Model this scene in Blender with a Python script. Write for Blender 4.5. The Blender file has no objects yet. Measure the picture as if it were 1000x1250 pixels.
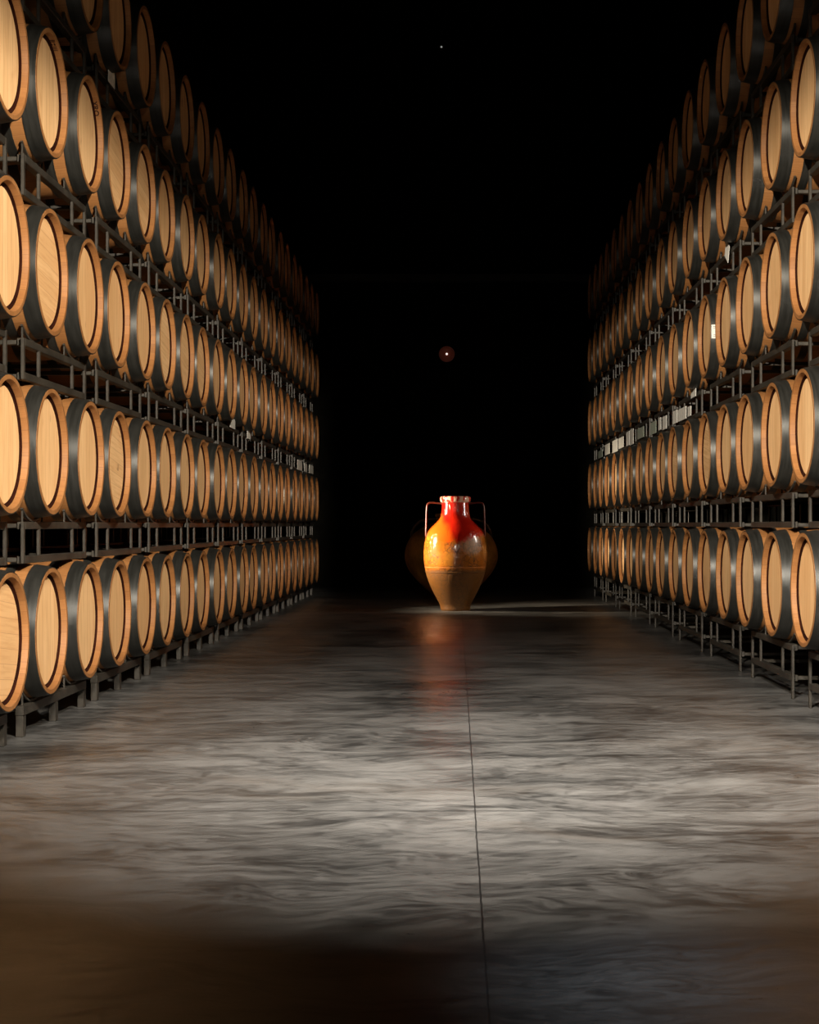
import bpy, bmesh, math, random
from mathutils import Vector, Matrix, Quaternion
random.seed(11)
PI = math.pi
sc = bpy.context.scene
C = sc.collection
IMG_W, IMG_H = 1000.0, 1250.0

# ------------------------------------------------------------------ view
sc.view_settings.view_transform = 'Standard'
sc.view_settings.look = 'None'
sc.view_settings.gamma = 1.0
sc.view_settings.use_curve_mapping = False
sc.view_settings.exposure = 0.0

F = 1900.0            # focal length in pixels
VPX, VPY = 557.0, 640.0
CAM_H = 1.0
cam = bpy.data.cameras.new('camera'); cam_o = bpy.data.objects.new('camera', cam); C.objects.link(cam_o)
cam.sensor_fit = 'HORIZONTAL'; cam.sensor_width = 36.0
cam.lens = 36.0 * F / IMG_W
cam.shift_x = -(VPX - 500.0) / IMG_W
cam.shift_y = (VPY - 625.0) / IMG_W
cam.clip_start = 0.05; cam.clip_end = 200
cam_o.location = (0, 0, CAM_H); cam_o.rotation_euler = (PI/2, 0, 0)
sc.camera = cam_o

# ------------------------------------------------------------------ node helpers
class NT:
    def __init__(self, name):
        self.m = bpy.data.materials.new(name); self.m.use_nodes = True
        self.t = self.m.node_tree; self.t.nodes.clear()
        self.out = self.t.nodes.new('ShaderNodeOutputMaterial')
        self.b = self.t.nodes.new('ShaderNodeBsdfPrincipled')
        self.t.links.new(self.b.outputs[0], self.out.inputs[0])
    def n(self, kind, **kw):
        nd = self.t.nodes.new(kind)
        for k, v in kw.items(): setattr(nd, k, v)
        return nd
    def set(self, sock, v):
        if hasattr(v, 'is_output') or isinstance(v, bpy.types.NodeSocket): self.t.links.new(v, sock)
        else: sock.default_value = v
    def math(self, op, a, b=None, c=None, clamp=False):
        nd = self.n('ShaderNodeMath', operation=op); nd.use_clamp = clamp
        self.set(nd.inputs[0], a)
        if b is not None: self.set(nd.inputs[1], b)
        if c is not None: self.set(nd.inputs[2], c)
        return nd.outputs[0]
    def mix(self, fac, a, b, mode='MIX'):
        nd = self.n('ShaderNodeMix', data_type='RGBA', blend_type=mode)
        self.set(nd.inputs[0], fac); self.set(nd.inputs[6], a); self.set(nd.inputs[7], b)
        return nd.outputs[2]
    def smooth(self, v, a, b, lo=0.0, hi=1.0):
        nd = self.n('ShaderNodeMapRange', interpolation_type='SMOOTHSTEP')
        self.set(nd.inputs[0], v)
        nd.inputs[1].default_value = a; nd.inputs[2].default_value = b
        nd.inputs[3].default_value = lo; nd.inputs[4].default_value = hi
        return nd.outputs[0]
    def coord(self, which='Object'):
        return self.n('ShaderNodeTexCoord').outputs[which]
    def sep(self, v):
        nd = self.n('ShaderNodeSeparateXYZ'); self.set(nd.inputs[0], v); return nd.outputs
    def comb(self, x, y, z):
        nd = self.n('ShaderNodeCombineXYZ')
        for i, v in enumerate((x, y, z)): self.set(nd.inputs[i], v)
        return nd.outputs[0]
    def mapping(self, v, scale=(1,1,1), loc=(0,0,0), rot=(0,0,0)):
        nd = self.n('ShaderNodeMapping'); self.set(nd.inputs[0], v)
        nd.inputs[1].default_value = loc; nd.inputs[2].default_value = rot; nd.inputs[3].default_value = scale
        return nd.outputs[0]
    def noise(self, v, scale, detail=4, rough=.55, dist=0.0, w=None):
        nd = self.n('ShaderNodeTexNoise')
        if w is not None:
            nd.noise_dimensions = '4D'; self.set(nd.inputs['W'], w)
        self.set(nd.inputs['Vector'], v); nd.inputs['Scale'].default_value = scale
        nd.inputs['Detail'].default_value = detail; nd.inputs['Roughness'].default_value = rough
        nd.inputs['Distortion'].default_value = dist
        return nd.outputs[0]
    def white(self, v):
        nd = self.n('ShaderNodeTexWhiteNoise', noise_dimensions='1D'); self.set(nd.inputs['W'], v); return nd.outputs[0]
    def rand(self): return self.n('ShaderNodeObjectInfo').outputs['Random']
    def bump(self, h, strength=.2, dist=.01):
        nd = self.n('ShaderNodeBump'); nd.inputs['Strength'].default_value = strength
        nd.inputs['Distance'].default_value = dist; self.set(nd.inputs['Height'], h)
        self.t.links.new(nd.outputs[0], self.b.inputs['Normal'])
    def P(self, **kw):
        names = dict(color='Base Color', rough='Roughness', metal='Metallic', spec='Specular IOR Level',
                     coat='Coat Weight', coat_rough='Coat Roughness', emit='Emission Color', emit_s='Emission Strength')
        for k, v in kw.items():
            if isinstance(v, tuple) and len(v) == 3: v = v + (1,)
            self.set(self.b.inputs[names[k]], v)
        return self

def c4(r, g, b): return (r, g, b, 1)

# ------------------------------------------------------------------ materials
def mat_head():
    N = NT('oak_head')
    x, y, z = N.sep(N.coord())[:3]
    r = N.rand()
    r10 = N.math('MULTIPLY', r, 57.0)
    q = N.math('ADD', N.math('DIVIDE', y, .068), N.math('MULTIPLY', r, 3.0))
    idx = N.math('FLOOR', q); fr = N.math('FRACT', q)
    pl = N.white(N.math('ADD', idx, r10))
    edge = N.math('ABSOLUTE', N.math('SUBTRACT', fr, .5))
    line = N.smooth(edge, .478, .497)
    v = N.comb(N.math('MULTIPLY', y, 40.0), N.math('MULTIPLY', z, 2.2), N.math('ADD', idx, r10))
    grain = N.noise(v, 1.6, 5, .6)
    v2 = N.comb(N.math('MULTIPLY', y, 9.0), N.math('MULTIPLY', z, 4.0), r10)
    blot = N.noise(v2, 1.3, 2)
    col = N.mix(pl, c4(.71, .455, .228), c4(.625, .375, .175))
    col = N.mix(N.math('MULTIPLY', N.smooth(grain, .42, .70), .55), col, c4(.47, .25, .095))
    col = N.mix(N.math('MULTIPLY', N.smooth(blot, .62, .80), .5), col, c4(.44, .22, .08))
    # small dark knots and scuffs
    kn = N.noise(N.comb(N.math('MULTIPLY', y, 16.0), N.math('MULTIPLY', z, 5.0), N.math('ADD', r10, 7.0)), 1.0, 1)
    col = N.mix(N.math('MULTIPLY', N.smooth(kn, .74, .80), .6), col, c4(.16, .07, .03))
    col = N.mix(N.math('MULTIPLY', line, .75), col, c4(.22, .11, .04))
    # each barrel's oak has its own tone
    col = N.mix(N.smooth(N.white(N.math('MULTIPLY', r, 913.0)), .35, 1.0, 0, .55), col, N.mix(.5, col, c4(.50, .235, .075)))
    N.P(color=col, rough=.62, spec=.25); N.bump(grain, .12, .002)
    return N.m

def mat_staves(name, a, b, dark, nst=30):
    N = NT(name)
    x, y, z = N.sep(N.coord())[:3]
    r = N.rand(); r10 = N.math('MULTIPLY', r, 83.0)
    ang = N.math('ADD', N.math('MULTIPLY', N.math('ARCTAN2', z, y), nst/(2*PI)), N.math('MULTIPLY', r, 5.0))
    idx = N.math('FLOOR', ang); fr = N.math('FRACT', ang)
    pl = N.white(N.math('ADD', idx, r10))
    line = N.smooth(N.math('ABSOLUTE', N.math('SUBTRACT', fr, .5)), .468, .49)
    grain = N.noise(N.comb(N.math('MULTIPLY', x, 2.0), N.math('MULTIPLY', ang, 7.0), r10), 2.0, 5, .6)
    col = N.mix(pl, c4(*a), c4(*b))
    col = N.mix(N.math('MULTIPLY', N.smooth(grain, .42, .7), .5), col, c4(*dark))
    col = N.mix(N.math('MULTIPLY', line, .42), col, c4(.09, .035, .012))
    N.P(color=col, rough=.6, spec=.25); N.bump(grain, .15, .002)
    return N.m

def mat_simple(name, color, rough, metal=0.0, spec=.5, var=.25, scale=8.0):
    N = NT(name)
    nz = N.noise(N.coord(), scale, 4)
    dark = tuple(c*(1-var) for c in color); lite = tuple(min(1, c*(1+var)) for c in color)
    col = N.mix(N.smooth(nz, .3, .7), c4(*dark), c4(*lite))
    N.P(color=col, rough=rough, metal=metal, spec=spec)
    return N.m

def mat_hoop():
    N = NT('dark_hoop_steel')
    x, y, z = N.sep(N.coord())[:3]
    ang = N.math('ARCTAN2', z, y)
    nz = N.noise(N.comb(N.math('MULTIPLY', x, 60.0), N.math('MULTIPLY', ang, 1.4), N.math('MULTIPLY', N.rand(), 31.0)), 1.0, 4)
    col = N.mix(N.smooth(nz, .3, .75), c4(.019, .0185, .016), c4(.034, .033, .029))
    N.P(color=col, rough=N.smooth(nz, .3, .75,   .36, .46), metal=.45, spec=.35)
    return N.m

def mat_floor():
    N = NT('polished_concrete')
    P = N.coord()
    x, y, z = N.sep(P)[:3]
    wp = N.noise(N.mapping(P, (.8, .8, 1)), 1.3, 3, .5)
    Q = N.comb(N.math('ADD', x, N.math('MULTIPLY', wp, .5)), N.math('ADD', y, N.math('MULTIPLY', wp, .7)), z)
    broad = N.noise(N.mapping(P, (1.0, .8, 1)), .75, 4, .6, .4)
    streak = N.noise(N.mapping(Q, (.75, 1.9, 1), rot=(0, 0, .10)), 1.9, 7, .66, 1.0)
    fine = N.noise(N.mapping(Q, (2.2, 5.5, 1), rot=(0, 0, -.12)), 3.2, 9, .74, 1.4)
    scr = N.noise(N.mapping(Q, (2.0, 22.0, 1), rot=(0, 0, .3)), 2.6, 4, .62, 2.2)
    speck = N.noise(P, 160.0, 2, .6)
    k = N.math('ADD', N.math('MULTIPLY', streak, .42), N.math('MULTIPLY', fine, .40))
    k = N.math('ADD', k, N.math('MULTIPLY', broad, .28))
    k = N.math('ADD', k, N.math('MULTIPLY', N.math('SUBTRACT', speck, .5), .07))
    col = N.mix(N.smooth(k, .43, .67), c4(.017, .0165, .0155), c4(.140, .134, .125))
    warm = N.noise(N.mapping(P, (.7, 1.6, 1), loc=(3, 1, 0)), 1.2, 4, .6, .8)
    col = N.mix(N.math('MULTIPLY', N.smooth(warm, .54, .75), .35), col, c4(.085, .064, .046))
    col = N.mix(N.math('MULTIPLY', N.smooth(scr, .60, .70), .6), col, c4(.016, .0155, .015))
    col = N.mix(N.math('MULTIPLY', N.smooth(scr, .36, .28), .30), col, c4(.20, .195, .185))
    # saw-cut joints
    wob = N.math('MULTIPLY', N.math('SUBTRACT', N.noise(P, 9.0, 2), .5), .006)
    jx = N.math('ABSOLUTE', N.math('SUBTRACT', N.math('ADD', x, wob), .066))
    fy = N.math('SUBTRACT', N.math('FRACT', N.math('DIVIDE', N.math('ADD', N.math('SUBTRACT', y, 5.43), N.math('ADD', wob, 30.0)), 6.0)), 0.0)
    jy = N.math('MULTIPLY', N.math('MINIMUM', fy, N.math('SUBTRACT', 1.0, fy)), 6.0)
    j1 = N.smooth(jx, .0035, .0015); j2 = N.math('MULTIPLY', N.smooth(jy, .014, .005), .6)
    j = N.math('MAXIMUM', j1, j2)
    col = N.mix(N.math('MULTIPLY', j, .9), col, c4(.008, .008, .008))
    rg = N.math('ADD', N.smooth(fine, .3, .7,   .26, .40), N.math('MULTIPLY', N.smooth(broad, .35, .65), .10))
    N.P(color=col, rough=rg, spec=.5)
    N.bump(N.math('SUBTRACT', N.math('ADD', N.math('MULTIPLY', fine, .25), N.math('MULTIPLY', scr, .08)), j), .12, .006)
    return N.m

def mat_jar(body_h):
    N = NT('glazed_terracotta')
    P = N.coord(); x, y, z = N.sep(P)[:3]
    n1 = N.noise(P, 5.0, 4, .6); n2 = N.noise(P, 22.0, 4, .65)
    # boundary of the red glaze dips on the right, rides high on the left
    bnd = N.math('ADD', N.math('ADD', .79, N.math('MULTIPLY', N.math('SUBTRACT', n1, .5), .26)), N.math('MULTIPLY', N.math('MULTIPLY', x, x), .9))
    d = N.math('SUBTRACT', z, bnd)
    glaze = N.smooth(d, -.012, .02)
    clay = N.mix(N.smooth(n2, .3, .7), c4(.44, .120, .009), c4(.30, .090, .009))
    clay = N.mix(N.math('MULTIPLY', N.smooth(N.noise(P, 3.3, 3), .5, .7), .6), clay, c4(.50, .20, .022))
    vor = N.n('ShaderNodeTexVoronoi', feature='DISTANCE_TO_EDGE'); vor.inputs['Scale'].default_value = 19
    N.set(vor.inputs['Vector'], N.mapping(N.comb(N.math('ADD', x, N.math('MULTIPLY', n2, .05)), y, z), (1, 1, .9)))
    crack = N.smooth(vor.outputs[0], .085, .02)
    crk = N.math('MULTIPLY', crack, N.smooth(N.noise(P, 4.5, 2), .38, .52))
    clay = N.mix(N.math('MULTIPLY', crk, .85), clay, c4(.05, .02, .008))
    # weathered brown lower third, with a thin raised pale ring above it
    low = N.smooth(N.math('ADD', z, N.math('MULTIPLY', N.math('SUBTRACT', n1, .5), .05)), .50, .455)
    clay = N.mix(N.math('MULTIPLY', low, .85), clay, c4(.115, .046, .005))
    ring = N.smooth(N.math('ABSOLUTE', N.math('SUBTRACT', z, .505)), .007, .003)
    clay = N.mix(N.math('MULTIPLY', ring, .7), clay, c4(.62, .22, .07))
    # soft pale light sheen on the right flank, painted into the colour
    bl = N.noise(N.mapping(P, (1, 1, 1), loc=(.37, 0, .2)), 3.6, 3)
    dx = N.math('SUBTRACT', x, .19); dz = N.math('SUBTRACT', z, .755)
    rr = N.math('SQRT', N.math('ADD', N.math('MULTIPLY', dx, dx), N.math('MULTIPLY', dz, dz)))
    painted_sheen = N.math('MULTIPLY', N.smooth(N.math('ADD', rr, N.math('MULTIPLY', N.math('SUBTRACT', n2, .5), .10)), .14, .04), .75)
    red = N.mix(N.smooth(n1, .35, .68), c4(.52, .014, .004), c4(.36, .008, .004))
    org = N.smooth(N.math('ADD', N.math('ADD', x, N.math('MULTIPLY', n1, .12)), N.math('MULTIPLY', z, .55)), .56, .44)
    red = N.mix(N.math('MULTIPLY', org, .9), red, c4(.60, .095, .006))
    col = N.mix(glaze, clay, red)
    col = N.mix(N.math('MULTIPLY', painted_sheen, .62), col, c4(.55, .42, .30))
    rough = N.math('ADD', N.math('MULTIPLY', painted_sheen, .45), N.math('ADD', N.smooth(z, .62, .80, .30, .10), N.math('MULTIPLY', low, .22)))
    N.P(color=col, rough=rough, spec=.55, coat=N.math('MULTIPLY', N.smooth(z, .60, .85, .05, .8), N.math('SUBTRACT', 1.0, painted_sheen)), coat_rough=.08)
    N.bump(N.math('SUBTRACT', N.math('MULTIPLY', n2, .4), N.math('MULTIPLY', crk, 1.0)), .25, .006)
    return N.m

def mat_rim():
    N = NT('rim_glaze'); P = N.coord()
    n = N.noise(N.mapping(P, (1, 1, .4)), 17.0, 3)
    col = N.mix(N.smooth(n, .46, .56), c4(.52, .02, .01), c4(.78, .50, .36))
    N.P(color=col, rough=.2, spec=.5, coat=.5)
    return N.m

def mat_wall(name, a, b):
    N = NT(name); P = N.coord()
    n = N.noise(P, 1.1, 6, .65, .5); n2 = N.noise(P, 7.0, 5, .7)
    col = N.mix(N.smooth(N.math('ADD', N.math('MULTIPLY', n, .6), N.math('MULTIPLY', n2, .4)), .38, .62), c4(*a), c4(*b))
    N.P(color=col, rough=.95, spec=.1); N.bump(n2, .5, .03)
    return N.m

M = {}
M['head'] = mat_head()
M['body'] = mat_staves('oak_staves', (.275, .122, .040), (.215, .090, .027), (.17, .066, .018))
M['croze'] = mat_simple('croze_groove_stain', (.018, .0045, .002), .9, spec=.05, var=.3)
M['hoop'] = mat_hoop()
M['rack'] = mat_simple('rack_steel', (.036, .031, .024), .42, metal=.2, var=.35, scale=14)
M['floor'] = mat_floor()
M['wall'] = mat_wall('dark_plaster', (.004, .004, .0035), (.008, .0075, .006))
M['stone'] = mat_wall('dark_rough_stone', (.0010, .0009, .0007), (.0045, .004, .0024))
M['ceil'] = mat_simple('black_ceiling', (.008, .008, .008), .95, spec=.05)
M['beam'] = mat_simple('dark_beam_paint', (.02, .02, .02), .6, spec=.3)
M['card'] = mat_simple('pale_card', (.66, .64, .58), .75, spec=.15, var=.12, scale=30)
M['card2'] = mat_simple('grey_green_card', (.30, .33, .27), .75, spec=.15, var=.12, scale=30)
M['ink'] = mat_simple('stamp_ink', (.04, .018, .01), .9, spec=.1)
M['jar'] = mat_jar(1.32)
M['rim'] = mat_rim()
M['handle'] = mat_simple('handle_glaze', (.085, .018, .010), .36, spec=.35, var=.4)
M['oldhandle'] = mat_simple('brown_handle', (.07, .035, .014), .5, spec=.4, var=.4)
M['oldjar'] = mat_simple('brown_terracotta', (.34, .165, .035), .6, spec=.3, var=.4, scale=5)
N = NT('glowing_red_ring'); N.P(color=(.25, .04, .02), rough=.4, emit=(1, .22, .12), emit_s=.014); M['red_ring'] = N.m
N = NT('lamp_lens'); N.P(color=(.9, .85, .8), emit=(1, .9, .82), emit_s=1.1); M['lens'] = N.m
N = NT('faint_lamp_lens'); N.P(color=(.9, .9, .9), emit=(1, .97, .95), emit_s=.22); M['faint'] = N.m

# ------------------------------------------------------------------ mesh helpers
def link(name, mesh, parent=None):
    o = bpy.data.objects.new(name, mesh); C.objects.link(o)
    if parent: o.parent = parent
    return o
def to_mesh(name, bm, *mats, smooth=False):
    me = bpy.data.meshes.new(name)
    bmesh.ops.recalc_face_normals(bm, faces=bm.faces[:])
    bm.to_mesh(me); bm.free()
    for m in mats: me.materials.append(m)
    if smooth:
        for p in me.polygons: p.use_smooth = True
        me.set_sharp_from_angle(angle=math.radians(38))
    return me
def add_box(bm, x0, x1, y0, y1, z0, z1, bev=.003):
    r = bmesh.ops.create_cube(bm, size=1.0)
    vs = r['verts']
    for v in vs:
        v.co = Vector(((x0+x1)/2 + v.co.x*(x1-x0), (y0+y1)/2 + v.co.y*(y1-y0), (z0+z1)/2 + v.co.z*(z1-z0)))
    if bev:
        es = list({e for v in vs for e in v.link_edges})
        bmesh.ops.bevel(bm, geom=es, offset=bev, segments=1, affect='EDGES')
def box_mesh(name, m, *boxes, bev=.003):
    bm = bmesh.new()
    for b in boxes: add_box(bm, *b, bev=bev)
    return to_mesh(name, bm, m)
def lathe(bm, prof, axis='X', seg=48, closed=False, mat=0):
    """prof: list of (a, r): a along the axis"""
    rings = []
    for a, r in prof:
        if r < 1e-6:
            rings.append([bm.verts.new((a, 0, 0) if axis == 'X' else (0, 0, a))]); continue
        ring = []
        for i in range(seg):
            t = 2*PI*i/seg
            ring.append(bm.verts.new((a, r*math.cos(t), r*math.sin(t)) if axis == 'X' else (r*math.cos(t), r*math.sin(t), a)))
        rings.append(ring)
    pairs = list(zip(rings[:-1], rings[1:]))
    if closed: pairs.append((rings[-1], rings[0]))
    for A, B in pairs:
        for i in range(seg):
            j = (i+1) % seg
            if len(A) == 1 and len(B) == 1: continue
            if len(A) == 1: f = bm.faces.new((A[0], B[i], B[j]))
            elif len(B) == 1: f = bm.faces.new((A[i], B[0], A[j]))
            else: f = bm.faces.new((A[i], B[i], B[j], A[j]))
            f.material_index = mat
def tube(bm, pts, r, seg=10, flat=1.0):
    """round bar through pts, capped; r number or list"""
    pts = [Vector(p) for p in pts]; n = len(pts)
    rad = r if isinstance(r, (list, tuple)) else [r]*n
    up = Vector((0, 1, 0)); rings = []
    for i, p in enumerate(pts):
        t = (pts[min(i+1, n-1)] - pts[max(i-1, 0)]).normalized()
        s = t.cross(up)
        if s.length < 1e-4: s = t.cross(Vector((0, 0, 1)))
        s.normalize(); u = s.cross(t).normalized()
        rings.append([bm.verts.new(p + s*rad[i]*math.cos(2*PI*k/seg) + u*rad[i]*flat*math.sin(2*PI*k/seg)) for k in range(seg)])
    for A, B in zip(rings[:-1], rings[1:]):
        for k in range(seg):
            bm.faces.new((A[k], A[(k+1) % seg], B[(k+1) % seg], B[k]))
    bm.faces.new(rings[0]); bm.faces.new(list(reversed(rings[-1])))

def thing(name, label, cat, loc=(0, 0, 0), rz=0.0, group=None, rx=0.0):
    o = bpy.data.objects.new(name, None); C.objects.link(o)
    o.empty_display_size = .1
    o.location = loc; o.rotation_euler = (rx, 0, rz)
    o['label'] = label; o['category'] = cat
    if group: o['group'] = group
    return o
def copy_thing(src, loc, rz, label, group, rx=0.0):
    c = src.copy(); C.objects.link(c)
    c.location = loc; c.rotation_euler = (rx, 0, rz); c['label'] = label; c['group'] = group
    for ch in src.children:
        if ch.get('once'): continue
        d = ch.copy(); C.objects.link(d); d.parent = c
    return c

ORD = ['first', 'second', 'third', 'fourth', 'fifth', 'sixth', 'seventh', 'eighth', 'ninth', 'tenth', 'eleventh', 'twelfth']
def place_words(i, n):
    """i-th of n counted from the near end (0-based)"""
    if i == 0: return 'nearest the viewer'
    if i == n-1: return 'last at the far end'
    if i <= (n-1)/2: return ORD[i] + ' from the near end'
    return ORD[n-1-i] + ' from the far end'
ROW = ['bottom row', 'second row up', 'third row up', 'fourth row up', 'top row']

# ------------------------------------------------------------------ layout (metres)
XL, XR = -1.95, 1.84                 # planes of the barrel heads
HALF = .475                          # half barrel length
LZ0, LDZ = .485, .866                # left: bottom row centre height, row spacing
RZ0, RDZ = .650, .873
def bil(x): return .350 - .045*(x/HALF)**2

# ------------------------------------------------------------------ barrel prototype
def make_barrel_meshes():
    d = {}
    bm = bmesh.new()
    prof = []
    n = 20
    for i in range(n+1):
        x = -HALF + 2*HALF*i/n
        prof.append((x, bil(x) if 0 < i < n else bil(x)-.002))
    rec = .046
    prof += [(HALF, .284), (HALF-.004, .281), (HALF-rec, .277)]
    prof = [(-HALF+rec, .277), (-HALF+.004, .281), (-HALF, .284)] + prof
    lathe(bm, prof, 'X', 56)
    d['body'] = to_mesh('staves', bm, M['body'], smooth=True)
    def head(sgn):
        bm = bmesh.new()
        a = sgn*(HALF-.038)
        lathe(bm, [(a+sgn*.0095, .2795), (a+sgn*.0085, .2755), (a+sgn*.001, .2735), (a-sgn*.003, .264)], 'X', 56, mat=1)
        lathe(bm, [(a-sgn*.003, .264), (a, .261), (a, .0)], 'X', 56, mat=0)
        bmesh.ops.remove_doubles(bm, verts=bm.verts[:], dist=1e-5)
        return to_mesh('barrel_head', bm, M['head'], M['croze'], smooth=True)
    d['head_f'] = head(1); d['head_b'] = head(-1)
    hoops = []
    for a, b in ((.4735, .398), (.338, .292), (.155, .105)):
        for s in (1, -1):
            bm = bmesh.new()
            k = 5; out = []; inn = []
            for i in range(k+1):
                x = a + (b-a)*i/k
                out.append((s*x, bil(x)+.0028)); inn.append((s*x, bil(x)-.0005))
            lathe(bm, out + inn[::-1], 'X', 64, closed=True)
            hoops.append(to_mesh('hoop', bm, M['hoop'], smooth=True))
    d['hoops'] = hoops
    # bung on the bilge
    bm = bmesh.new(); lathe(bm, [(.340, .0), (.340, .026), (.357, .024), (.360, .018), (.360, 0)], 'Z', 20)
    d['bung'] = to_mesh('bung', bm, M['body'], smooth=True)
    return d
BM = make_barrel_meshes()
barrel_src = None
def place_barrel(x, y, z, side, label, group):
    global barrel_src
    roll = random.choice([0]*9 + [PI*.46]) + random.uniform(-.025, .025) + random.choice([0, PI])
    rz = 0.0 if side == 'L' else PI
    if barrel_src is None:
        t = thing('wine_barrel', label, 'barrel', (x, y, z), rz, group, roll)
        link('staves', BM['body'], t); link('barrel_head', BM['head_f'], t); link('barrel_head', BM['head_b'], t)
        for h in BM['hoops']: link('hoop', h, t)
        barrel_src = t
        return t
    return copy_thing(barrel_src, (x, y, z), rz, label, group, roll)

LEFT_PAIRS = [7.92 + 1.5*k for k in range(-1, 10)]; LH = .393
RIGHT_PAIRS = [9.515 + 1.647*k for k in range(-1, 8)]; RH = .4185
def columns(pairs, h): return [c + s*h for c in pairs for s in (-1, 1)]
BAR = {}
for side, pairs, h, x0, z0, dz in (('L', LEFT_PAIRS, LH, XL-HALF, LZ0, LDZ), ('R', RIGHT_PAIRS, RH, XR+HALF, RZ0, RDZ)):
    cols = columns(pairs, h)
    word = 'left-hand' if side == 'L' else 'right-hand'
    for r in range(5):
        first = 2 if (side == 'L' and r == 4) else 0
        seen0 = {('L', 4): 3}.get((side, r), 1)      # first column inside the picture
        for i, y in enumerate(cols):
            if i < first: continue
            yy = y + random.uniform(-.0015, .0015)
            z = z0 + r*dz
            if i < seen0: lab = 'oak wine barrel just past the photo edge, near end of %s %s' % (word, ROW[r])
            else: lab = 'oak wine barrel in %s of %s racks, %s' % (ROW[r], word, place_words(i-seen0, len(cols)-seen0))
            BAR[(side, r, i-1)] = place_barrel(x0 + random.uniform(-.004, .004), yy, z, side, lab,
                                             'oak wine barrels in the %s of the %s racks' % (ROW[r], word))

# burnt-in letters on the chime of one barrel
def chime_text(txt, parent, ang0, size):
    cu = bpy.data.curves.new('letters', 'FONT'); cu.body = txt; cu.size = size; cu.offset = .0011; cu.resolution_u = 3
    ob = bpy.data.objects.new('letters', cu); C.objects.link(ob)
    bpy.context.view_layer.update()
    dg = bpy.context.evaluated_depsgraph_get()
    me = bpy.data.meshes.new_from_object(ob.evaluated_get(dg))
    bpy.data.objects.remove(ob, do_unlink=True)
    bm = bmesh.new(); bm.from_mesh(me)
    bmesh.ops.triangulate(bm, faces=bm.faces[:])
    R = .2775
    for v in bm.verts:
        a = ang0 - v.co.x/R
        depth = HALF - .038 + v.co.y
        v.co = Vector((depth, R*math.cos(a), R*math.sin(a)))
    m2 = to_mesh('burnt_letters', bm, M['ink'])
    o = link('burnt_letters', m2, parent); o['label'] = 'dark burnt-in letters on the chime'
    return o
b = BAR[('L', 3, 2)]; b.rotation_euler[0] = 0.0
chime_text('XRO', b, math.radians(53), .042)

# small burnt bars on the chime of its neighbour
b = BAR[('L', 3, 1)]; b.rotation_euler[0] = 0.0
bm = bmesh.new()
for a0, a1, d0, d1 in ((80, 78.4, .004, .036), (77, 75.6, .006, .030), (73.5, 70, .010, .017), (73.5, 70, .024, .031), (68, 67, .008, .032), (65.5, 64.6, .010, .034), (63, 62.2, .008, .030)):
    R = .2777
    q = [bm.verts.new((HALF-d, R*math.cos(math.radians(a)), R*math.sin(math.radians(a)))) for a, d in ((a0, d0), (a1, d0), (a1, d1), (a0, d1))]
    bm.faces.new(q)
o = link('burnt_marks', to_mesh('burnt_marks', bm, M['ink']), b); o['label'] = 'small dark burnt bars on the chime'

# paper sticker wrapped on the head hoop of one right-hand barrel
b = BAR[('R', 2, 4)]; b.rotation_euler[0] = 0.0
bm = bmesh.new()
def wrap(x0, x1, a0, a1, lift, mi, n=8):
    for i in range(n):
        t0 = a0+(a1-a0)*i/n; t1 = a0+(a1-a0)*(i+1)/n
        vs = []
        for x, t in ((x0, t0), (x1, t0), (x1, t1), (x0, t1)):
            r = bil(x)+lift; vs.append(bm.verts.new((x, r*math.cos(t), r*math.sin(t))))
        f = bm.faces.new(vs); f.material_index = mi
wrap(.402, .468, -.16, .16, .0040, 0)
for t in (-.11, -.075, .015, .075, .11): wrap(.410, .458 if t != .015 else .436, t, t+.008, .0046, 1, 2)
bmesh.ops.remove_doubles(bm, verts=bm.verts[:], dist=1e-6)
me = to_mesh('paper_sticker', bm, M['card'], M['ink'], smooth=True)
o = link('paper_sticker', me, b); o['label'] = 'white paper sticker on the dark head hoop'

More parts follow.
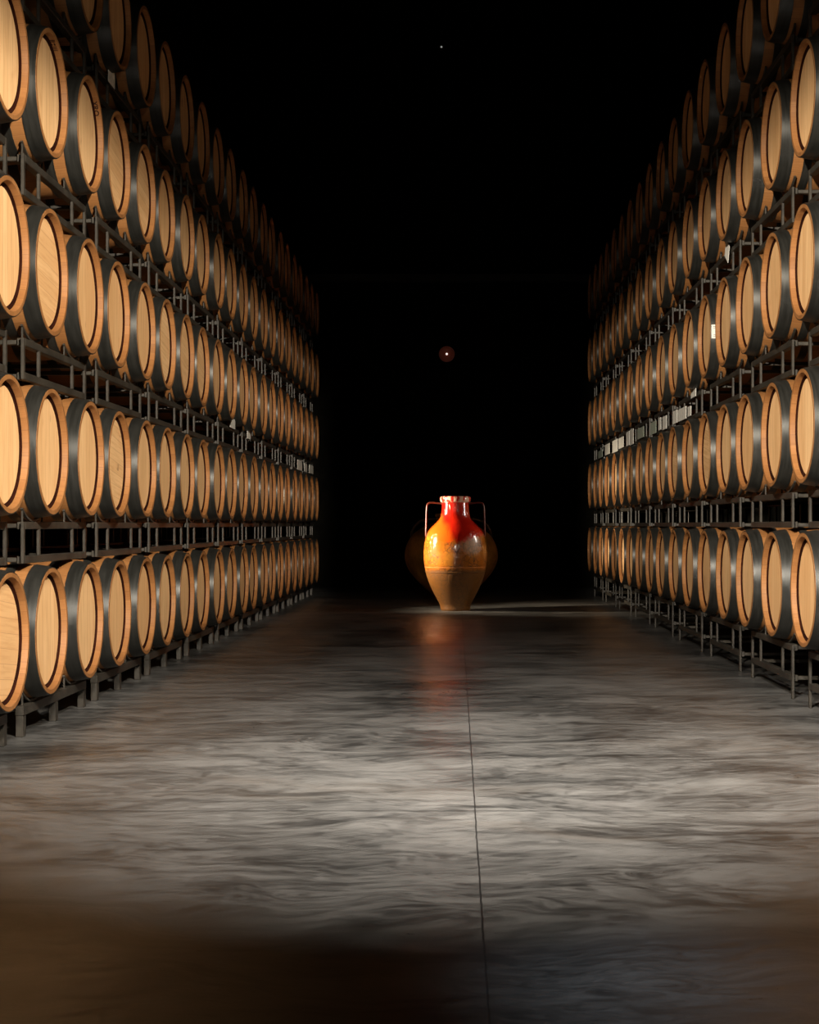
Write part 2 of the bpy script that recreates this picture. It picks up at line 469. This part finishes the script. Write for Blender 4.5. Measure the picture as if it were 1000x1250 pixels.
# ------------------------------------------------------------------ racks
RLEN = 1.24
rb_0 = bil(.353) + .0025
def make_rack(name, height, half, kind):
    """local origin on the rack's lowest plane, at mid length, mid depth; X points to the aisle.
    kind: 'stack' (frame on barrels), 'low' (left floor base), 'tall' (right floor base)"""
    parts = []
    L = RLEN/2; FX = .375; w = .020
    for s in (1, -1):
        xa, xb = sorted((s*(FX-w), s*(FX+w)))
        fa, fb = sorted((s*(FX+w-.015), s*(FX+w+.0005)))
        if kind == 'low':
            parts.append(('rail', box_mesh('rail', M['rack'], (xa, xb, -L, L, height-.045, height))))
            for y in (-L+.025, 0, L-.025):
                parts.append(('leg', box_mesh('leg', M['rack'], (xa+.002, xb-.002, y-.025, y+.025, 0, height-.045))))
        else:
            rb = .10 if kind == 'tall' else 0.0
            parts.append(('rail', box_mesh('rail', M['rack'], (xa, xb, -L+.03, L-.03, height-.036, height))))
            parts.append(('rail', box_mesh('rail', M['rack'], (xa, xb, -L+.03, L-.03, rb, rb+.036))))
            for y in (-L+.015, L-.015):
                parts.append(('post', box_mesh('post', M['rack'], (fa, fb, y-.014, y+.014, 0, height))))
            for y in (-.33, .33):
                parts.append(('post', box_mesh('post', M['rack'], (fa, fb, y-.012, y+.012, rb+.034, height-.034))))
    for y in (-L+.06, L-.06):
        parts.append(('cross_bar', box_mesh('cross_bar', M['rack'], (-FX+w, FX-w, y-.018, y+.018, height-.030, height-.008))))
        if kind != 'low':
            rb = .10 if kind == 'tall' else 0.0
            parts.append(('cross_bar', box_mesh('cross_bar', M['rack'], (-FX+w, FX-w, y-.018, y+.018, rb+.006, rb+.028))))
    # curved cradles holding the barrels: bottom of arc touches the rail top
    rb_ = rb_0
    for s in (1, -1):
        for y0 in (-half, half):
            bm = bmesh.new(); n = 12; A = math.radians(34)
            ring = []
            for i in range(n+1):
                a = -A + 2*A*i/n
                q = []
                for rr, xx in ((rb_+.0015, -.006), (rb_+.0015, .006), (rb_+.0115, .006), (rb_+.0115, -.006)):
                    q.append(bm.verts.new((s*FX+xx, y0 + rr*math.sin(a), height + rb_ + .0115 - rr*math.cos(a))))
                ring.append(q)
            for P, Q in zip(ring[:-1], ring[1:]):
                for k in range(4): bm.faces.new((P[k], P[(k+1) % 4], Q[(k+1) % 4], Q[k]))
            bm.faces.new(ring[0]); bm.faces.new(ring[-1][::-1])
            # little strut under each horn
            for sg in (-1, 1):
                yy = y0 + sg*(rb_+.008)*math.sin(A*.93)
                if abs(yy) > L-.03: continue
                add_box(bm, s*FX-.004, s*FX+.004, yy-.004, yy+.004, height, height + rb_ + .0115 - (rb_+.008)*math.cos(A*.93), bev=0)
            parts.append(('cradle', to_mesh('cradle', bm, M['rack'])))
    return name, parts
def spawn(proto, loc, rz, label, group, cat='rack'):
    name, parts = proto['def']
    if proto.get('src') is None:
        t = thing(name, label, cat, loc, rz, group)
        for nm, me in parts: link(nm, me, t)
        proto['src'] = t; return t
    return copy_thing(proto['src'], loc, rz, label, group)

rb_ = rb_0
CR = rb_ + .0115                       # barrel centre above rack top
def gap(dz): return dz - CR - rb_ - .002
PROTO = {
 ('L', 0): {'def': make_rack('floor_rack', LZ0-CR, LH, 'low')},
 ('R', 0): {'def': make_rack('floor_rack', RZ0-CR, RH, 'tall')},
 ('L', 1): {'def': make_rack('barrel_rack', gap(LDZ), LH, 'stack')},
 ('R', 1): {'def': make_rack('barrel_rack', gap(RDZ), RH, 'stack')},
}
UNDER = ['', 'second row', 'third row', 'fourth row', 'top row']
for side, pairs, x0, z0, dz, rz in (('L', LEFT_PAIRS, XL-HALF, LZ0, LDZ, 0.0), ('R', RIGHT_PAIRS, XR+HALF, RZ0, RDZ, PI)):
    word = 'left-hand' if side == 'L' else 'right-hand'
    for r in range(5):
        first = 1 if (side == 'L' and r == 4) else 0
        for i, y in enumerate(pairs):
            if i < first: continue
            pw = place_words(i-first, len(pairs)-first)
            if r == 0:
                spawn(PROTO[(side, 0)], (x0, y, 0), rz, 'steel floor rack on legs under %s bottom row of barrels, %s' % (word, pw),
                      'floor racks along the %s side' % word)
            else:
                spawn(PROTO[(side, 1)], (x0, y, z0 + (r-1)*dz + rb_ + .002), rz,
                      'dark steel two-barrel rack under %s %s, %s' % (word, UNDER[r], pw),
                      'racks under the %s of the %s barrels' % (UNDER[r], word))

# ------------------------------------------------------------------ cards hung on the racks
FXL = XL - .1 + .022; FXR = XR + .1 - .022
def card(side, x0, y0, x1, y1, label, m='card', tilt=0.0, w=None, nm='paper_card'):
    X = FXL if side == 'L' else FXR
    D = abs(X)
    ya = F*D/abs(x0-VPX); yb = F*D/abs(x1-VPX)
    if ya > yb: ya, yb = yb, ya
    off = abs((x0+x1)/2 - VPX)
    zc = CAM_H + (VPY-(y0+y1)/2)/off*D
    hh = (y1-y0)/off*D/2
    yc = (ya+yb)/2; hw = min((yb-ya)/2, .30) if w is None else w/2
    bm = bmesh.new(); add_box(bm, -.002, .002, -hw, hw, -hh, hh, bev=.001)
    for v in bm.verts:                       # a sheet is never quite flat
        v.co.x += .012*(v.co.y/max(hw, .01))**2 * (1 if side == 'L' else -1)
    if tilt: bmesh.ops.rotate(bm, verts=bm.verts[:], cent=(0, 0, 0), matrix=Matrix.Rotation(tilt, 3, 'X'))
    o = link(nm, to_mesh(nm, bm, M[m]))
    o.location = (X + (.003 if side == 'L' else -.003), yc, zc)
    o['label'] = label; o['category'] = 'card'
    o['group'] = 'pale cards on the racks'
    return o
RC = [(846, 473, 852, 485, 'card', 'small cream card hung above the others under the right-hand third row'),
      (842, 496, 846, 508, 'card', ''), (830, 498, 840, 513, 'card', ''), (824, 501, 829, 517, 'card', ''),
      (811, 508, 816, 524, 'card', ''), (806, 510, 809, 525, 'card', ''), (796, 515, 803, 530, 'card2', ''),
      (780, 522, 788, 535, 'card2', ''), (770.5, 524, 775, 543, 'card', ''), (766.5, 527, 770, 544, 'card', ''),
      (757, 534, 763, 547, 'card', ''), (749, 537, 756, 552, 'card', ''), (739, 542, 747, 555, 'card', ''), (732, 550, 737, 559, 'card2', '')]
kk = 0
for x0, y0, x1, y1, m, lab in RC:
    if not lab:
        lab = '%s card on rack between right-hand second and third rows, %s' % ('pale blank' if m == 'card' else 'dull grey-green', place_words(kk, 13))
        kk += 1
    card('R', x0, y0, x1, y1, lab, m, nm='hanging_tag' if y1 < 490 else 'paper_card')
card('R', 884, 296, 897, 317, 'white paper tag hanging askew from right-hand rack under the fourth row', 'card', .5, w=.15, nm='hanging_tag')
card('L', 128, 82, 138, 104, 'white paper tag on the left-hand rack just below the dark top row', 'card', .0, w=.17, nm='hanging_tag')
LC = [(279, 511, 285, 523), (300, 526, 304, 536), (361, 562, 368, 574), (370, 566, 373.5, 576), (376, 568, 381, 578)]
for i, q in enumerate(LC):
    card('L', *q, 'small white card on rack between left-hand second and third rows, %s' % place_words(i, 5), 'card')

# ------------------------------------------------------------------ the two jars
def jar_profile(px, scale, base_y):
    return [((base_y-y)/scale, r/scale) for y, r in px]
JY = 18.1
S = F/JY
zoom = 5.5556
raw = [(916, 0), (916, 96), (905, 101), (888, 102), (870, 108), (850, 119), (800, 146), (750, 170), (700, 190), (650, 203),
       (600, 211), (560, 214.5), (525, 215), (490, 213.5), (450, 209), (420, 202), (395, 193), (370, 178), (350, 160), (330, 139), (312, 121),
       (295, 106), (275, 98.5), (245, 94), (210, 92), (185, 92)]
prof = [((916-y)/zoom/S, r/zoom/S) for y, r in raw]
jar = thing('amphora', 'tall orange and red glazed amphora standing lit at the end of the aisle', 'jar', ((556-VPX)/S, JY, 0))
def smooth_prof(p, it=3):
    for _ in range(it):
        q = [p[0]]
        for a, b in zip(p[:-1], p[1:]):
            q += [(a[0]*.75+b[0]*.25, a[1]*.75+b[1]*.25), (a[0]*.25+b[0]*.75, a[1]*.25+b[1]*.75)]
        q.append(p[-1]); p = q
    return p
bm = bmesh.new()
core = [prof[0], prof[1]] + smooth_prof(prof[2:], 2)
lathe(bm, core, 'Z', 96)
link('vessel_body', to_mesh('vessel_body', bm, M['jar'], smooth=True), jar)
topz = (916-143)/zoom/S; nz = (916-185)/zoom/S
k = 1/zoom/S
rimp = [(nz-.002, 91.5*k), (nz+4*k, 94*k), (nz+8*k, 101*k), (nz+16*k, 104*k), (nz+28*k, 105*k), (nz+36*k, 103*k), (nz+41*k, 97*k), (nz+41*k, 84*k), (nz+30*k, 80*k), (nz-60*k, 79*k)]
bm = bmesh.new(); lathe(bm, rimp, 'Z', 72)
for v in bm.verts:
    a = math.atan2(v.co.y, v.co.x)
    if .001 < v.co.z-nz < 10*k: v.co.z -= .010*(.5+.5*math.sin(9*a+1.0)*math.sin(4*a))
link('lip', to_mesh('lip', bm, M['rim'], smooth=True), jar)
# raised ring round the belly
bm = bmesh.new()
zr = (916-655)/zoom/S
rr = 201.5*k
lathe(bm, [(zr-.006, rr-.004), (zr-.003, rr+.004), (zr+.003, rr+.005), (zr+.006, rr-.001)], 'Z', 96)
o = link('belly_ring', to_mesh('belly_ring', bm, M['jar'], smooth=True), jar)
def handle(sgn):
    pts = [(87, 194), (112, 190), (150, 186), (172, 187), (186, 193), (193, 208), (196, 235), (197, 270), (198, 310), (199, 350), (200, 385), (200, 412), (194, 428)]
    P = [Vector((sgn*r*k, 0, (916-y)*k)) for r, y in pts]
    Q = [P[0]]
    for a, b in zip(P[:-1], P[1:]): Q += [a*.75+b*.25, a*.25+b*.75]
    Q.append(P[-1])
    bm = bmesh.new(); tube(bm, Q, [.0105]*len(Q), 12, flat=2.2)
    return to_mesh('handle', bm, M['handle'], smooth=True)
link('handle', handle(-1), jar); link('handle', handle(1), jar)

# the larger jar in the dark behind it
BY = 21.0; S2 = F/BY
old = thing('amphora', 'large unlit brown amphora standing in shadow behind the glazed one', 'jar', ((551-VPX)/S2, BY, 0))
z_of = lambda y: (VPY + F/BY - y)/S2
bp = [(0, 0), (0, .24), (.05, .26), (.16, .38), (.30, .52), (.45, .61), (.58, .635), (.72, .61), (.86, .53), (.94, .42), (1.0, .30), (1.04, .21), (1.10, .19)]
bm = bmesh.new(); lathe(bm, [bp[0], bp[1]] + smooth_prof(bp[2:], 2), 'Z', 72)
link('vessel_body', to_mesh('vessel_body', bm, M['oldjar'], smooth=True), old)
bm = bmesh.new(); lathe(bm, [(1.09, .185), (1.10, .215), (1.13, .22), (1.145, .205), (1.145, .16), (1.05, .15)], 'Z', 48)
link('lip', to_mesh('lip', bm, M['oldjar'], smooth=True), old)
for s in (-1, 1):
    pts = [Vector((s*a, 0, b_)) for a, b_ in ((.18, 1.07), (.32, 1.07), (.42, 1.04), (.49, .98), (.53, .90), (.545, .78))]
    bm = bmesh.new(); tube(bm, pts, .018, 10, flat=1.6)
    link('handle', to_mesh('handle', bm, M['oldhandle'], smooth=True), old)

# ------------------------------------------------------------------ the shell
YW = 24.6; CZ = 9.4; XW = 3.45
def struct(name, me):
    o = link(name, me); o['kind'] = 'structure'; return o
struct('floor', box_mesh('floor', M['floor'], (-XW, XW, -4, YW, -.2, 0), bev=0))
struct('ceiling', box_mesh('ceiling', M['ceil'], (-XW, XW, -4, YW, CZ, CZ+.2), bev=0))
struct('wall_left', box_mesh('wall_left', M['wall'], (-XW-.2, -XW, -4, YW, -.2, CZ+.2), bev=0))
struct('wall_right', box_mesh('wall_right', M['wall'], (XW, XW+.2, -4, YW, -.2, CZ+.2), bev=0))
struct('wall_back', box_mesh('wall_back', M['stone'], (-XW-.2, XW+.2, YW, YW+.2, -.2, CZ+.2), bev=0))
zb = CAM_H + (VPY-337)*YW/F
struct('trim_1', box_mesh('trim_1', M['beam'], (-XW, XW, YW-.12, YW, zb-.10, zb+.02)))

# round dark red fitting with a pin-point light on the back wall
lx = (545.5-VPX)*YW/F; lz = CAM_H + (VPY-432.5)*YW/F
t = thing('wall_light', 'small dark red round fitting with pinpoint white light, high on back wall', 'light', (lx, YW, lz))
def facing(prof, m, nm, seg=32):
    bm = bmesh.new(); lathe(bm, prof, 'Z', seg)
    bmesh.ops.rotate(bm, verts=bm.verts[:], cent=(0, 0, 0), matrix=Matrix.Rotation(PI/2, 3, 'X'))
    return to_mesh(nm, bm, m, smooth=True)
link('housing', facing([(0, .118), (.03, .125), (.055, .115), (.06, .09), (.045, .04), (.045, 0)], M['red_ring'], 'housing'), t)
link('bulb', facing([(.045, .017), (.058, .016), (.066, .010), (.068, 0)], M['lens'], 'bulb', 16), t)
lx = (539-VPX)*YW/F; lz = CAM_H + (VPY-58)*YW/F
t = thing('indicator_light', 'faint grey speck of a tiny lamp near the ceiling on the dark back wall', 'light', (lx, YW, lz))
link('housing', facing([(0, .05), (.02, .05), (.03, .03), (.03, 0)], M['beam'], 'housing', 20), t)
link('bulb', facing([(.03, .016), (.04, .013), (.044, 0)], M['faint'], 'bulb', 14), t)

# ------------------------------------------------------------------ light
def aim(o, target):
    d = Vector(target) - o.location
    o.rotation_euler = d.to_track_quat('-Z', 'Y').to_euler()
def spot(name, loc, target, power, half_deg, blend, radius, color):
    l = bpy.data.lights.new(name, 'SPOT'); l.energy = power; l.spot_size = math.radians(2*half_deg); l.spot_blend = blend
    l.shadow_soft_size = radius; l.color = color
    o = bpy.data.objects.new(name, l); C.objects.link(o); o.location = loc; aim(o, target); return o
def area(name, loc, target, power, sx, sy, color, spread=180):
    l = bpy.data.lights.new(name, 'AREA'); l.shape = 'RECTANGLE'; l.size = sx; l.size_y = sy; l.energy = power; l.color = color
    l.spread = math.radians(spread)
    o = bpy.data.objects.new(name, l); C.objects.link(o); o.location = loc; aim(o, target); return o
WARM = (1.0, .90, .75)
NEUT = (1.0, .935, .85)
LY, LHH = 2.0, 3.45
def profile_spot(name, loc, side, wall_dx, power, color, k=.72):
    """profile spotlight: a lamp whose beam is shuttered to one wall of racks, stronger along its length"""
    l = bpy.data.lights.new(name, 'POINT'); l.energy = power; l.shadow_soft_size = .06; l.color = color
    o = bpy.data.objects.new(name, l); C.objects.link(o); o.location = loc
    l.use_nodes = True; t = l.node_tree; t.nodes.clear()
    out = t.nodes.new('ShaderNodeOutputLight'); em = t.nodes.new('ShaderNodeEmission'); t.links.new(em.outputs[0], out.inputs[0])
    tc = t.nodes.new('ShaderNodeTexCoord'); sp = t.nodes.new('ShaderNodeSeparateXYZ'); t.links.new(tc.outputs['Normal'], sp.inputs[0])
    def m(op, a, b=None):
        nd = t.nodes.new('ShaderNodeMath'); nd.operation = op
        for q, v in ((0, a), (1, b)):
            if v is None: continue
            if isinstance(v, (int, float)): nd.inputs[q].default_value = v
            else: t.links.new(v, nd.inputs[q])
        return nd.outputs[0]
    def sm(v, a, b, lo=0.0, hi=1.0):
        nd = t.nodes.new('ShaderNodeMapRange'); nd.interpolation_type = 'SMOOTHSTEP'; t.links.new(v, nd.inputs[0])
        for q, x in zip((1, 2, 3, 4), (a, b, lo, hi)): nd.inputs[q].default_value = x
        return nd.outputs[0]
    x, y, z = sp.outputs
    dx = m('MAXIMUM', m('MULTIPLY', x, side), .001)          # towards the lit wall
    dy = m('MAXIMUM', y, .001)
    slope = m('DIVIDE', dx, dy)
    q = m('DIVIDE', m('MULTIPLY', z, -1.0), dx)              # drop per metre sideways
    te = m('DIVIDE', m('MULTIPLY', z, -1.0), m('SQRT', m('ADD', m('MULTIPLY', x, x), m('MULTIPLY', y, y))))
    az = m('MULTIPLY', sm(slope, .126, .152), sm(slope, 1.4, .8))
    top = m('MULTIPLY', sm(q, -.12, .22), sm(te, -.04, .09))
    top = m('ADD', m('MULTIPLY', top, .95), m('MULTIPLY', sm(q, -.55, -.1), .02))
    low = sm(q, 1.5, .75)
    gain = m('POWER', m('DIVIDE', .6, m('MAXIMUM', slope, .1)), k)
    v = m('MULTIPLY', m('MULTIPLY', az, m('MULTIPLY', top, low)), gain)
    v = m('MULTIPLY', v, m('GREATER_THAN', y, 0.0))
    t.links.new(v, em.inputs['Strength'])
    return o
profile_spot('rack_spotlight_left', (1.0, LY, LHH), -1, 2.95, 4450, WARM)
profile_spot('rack_spotlight_right', (-1.0, LY, LHH+.12), 1, 2.84, 4450, WARM)
spot('floor_spotlight', (.15, 4.2, 3.35), (.25, 6.9, 0), 1900, 33, 1.0, .10, NEUT)
spot('wide_floor_spotlight', (.0, 2.0, 3.4), (.10, 6.8, 0), 3000, 29.5, 1.0, .12, NEUT)
spot('added_cool_streak_light', (.75, 6.0, 3.3), (.46, 3.5, 0), 190, 6.5, 1.0, .2, (.80, .90, 1.0))  # unseen cool lamp, added to lay a bluish streak on the near floor
area('jar_lamp_left', (XL-.05, 17.67, 1.33), (0, 18.1, .80), 36, .06, .40, (1.0, .84, .62), 60)
area('jar_lamp_right', (XR+.22, 17.75, 1.50), (0, 18.1, .95), 3.2, .20, .6, (1.0, .92, .82), 90)

w = bpy.data.worlds.new('world'); sc.world = w; w.use_nodes = True
bg = w.node_tree.nodes['Background']; bg.inputs[0].default_value = (.9, .95, 1, 1); bg.inputs[1].default_value = .001
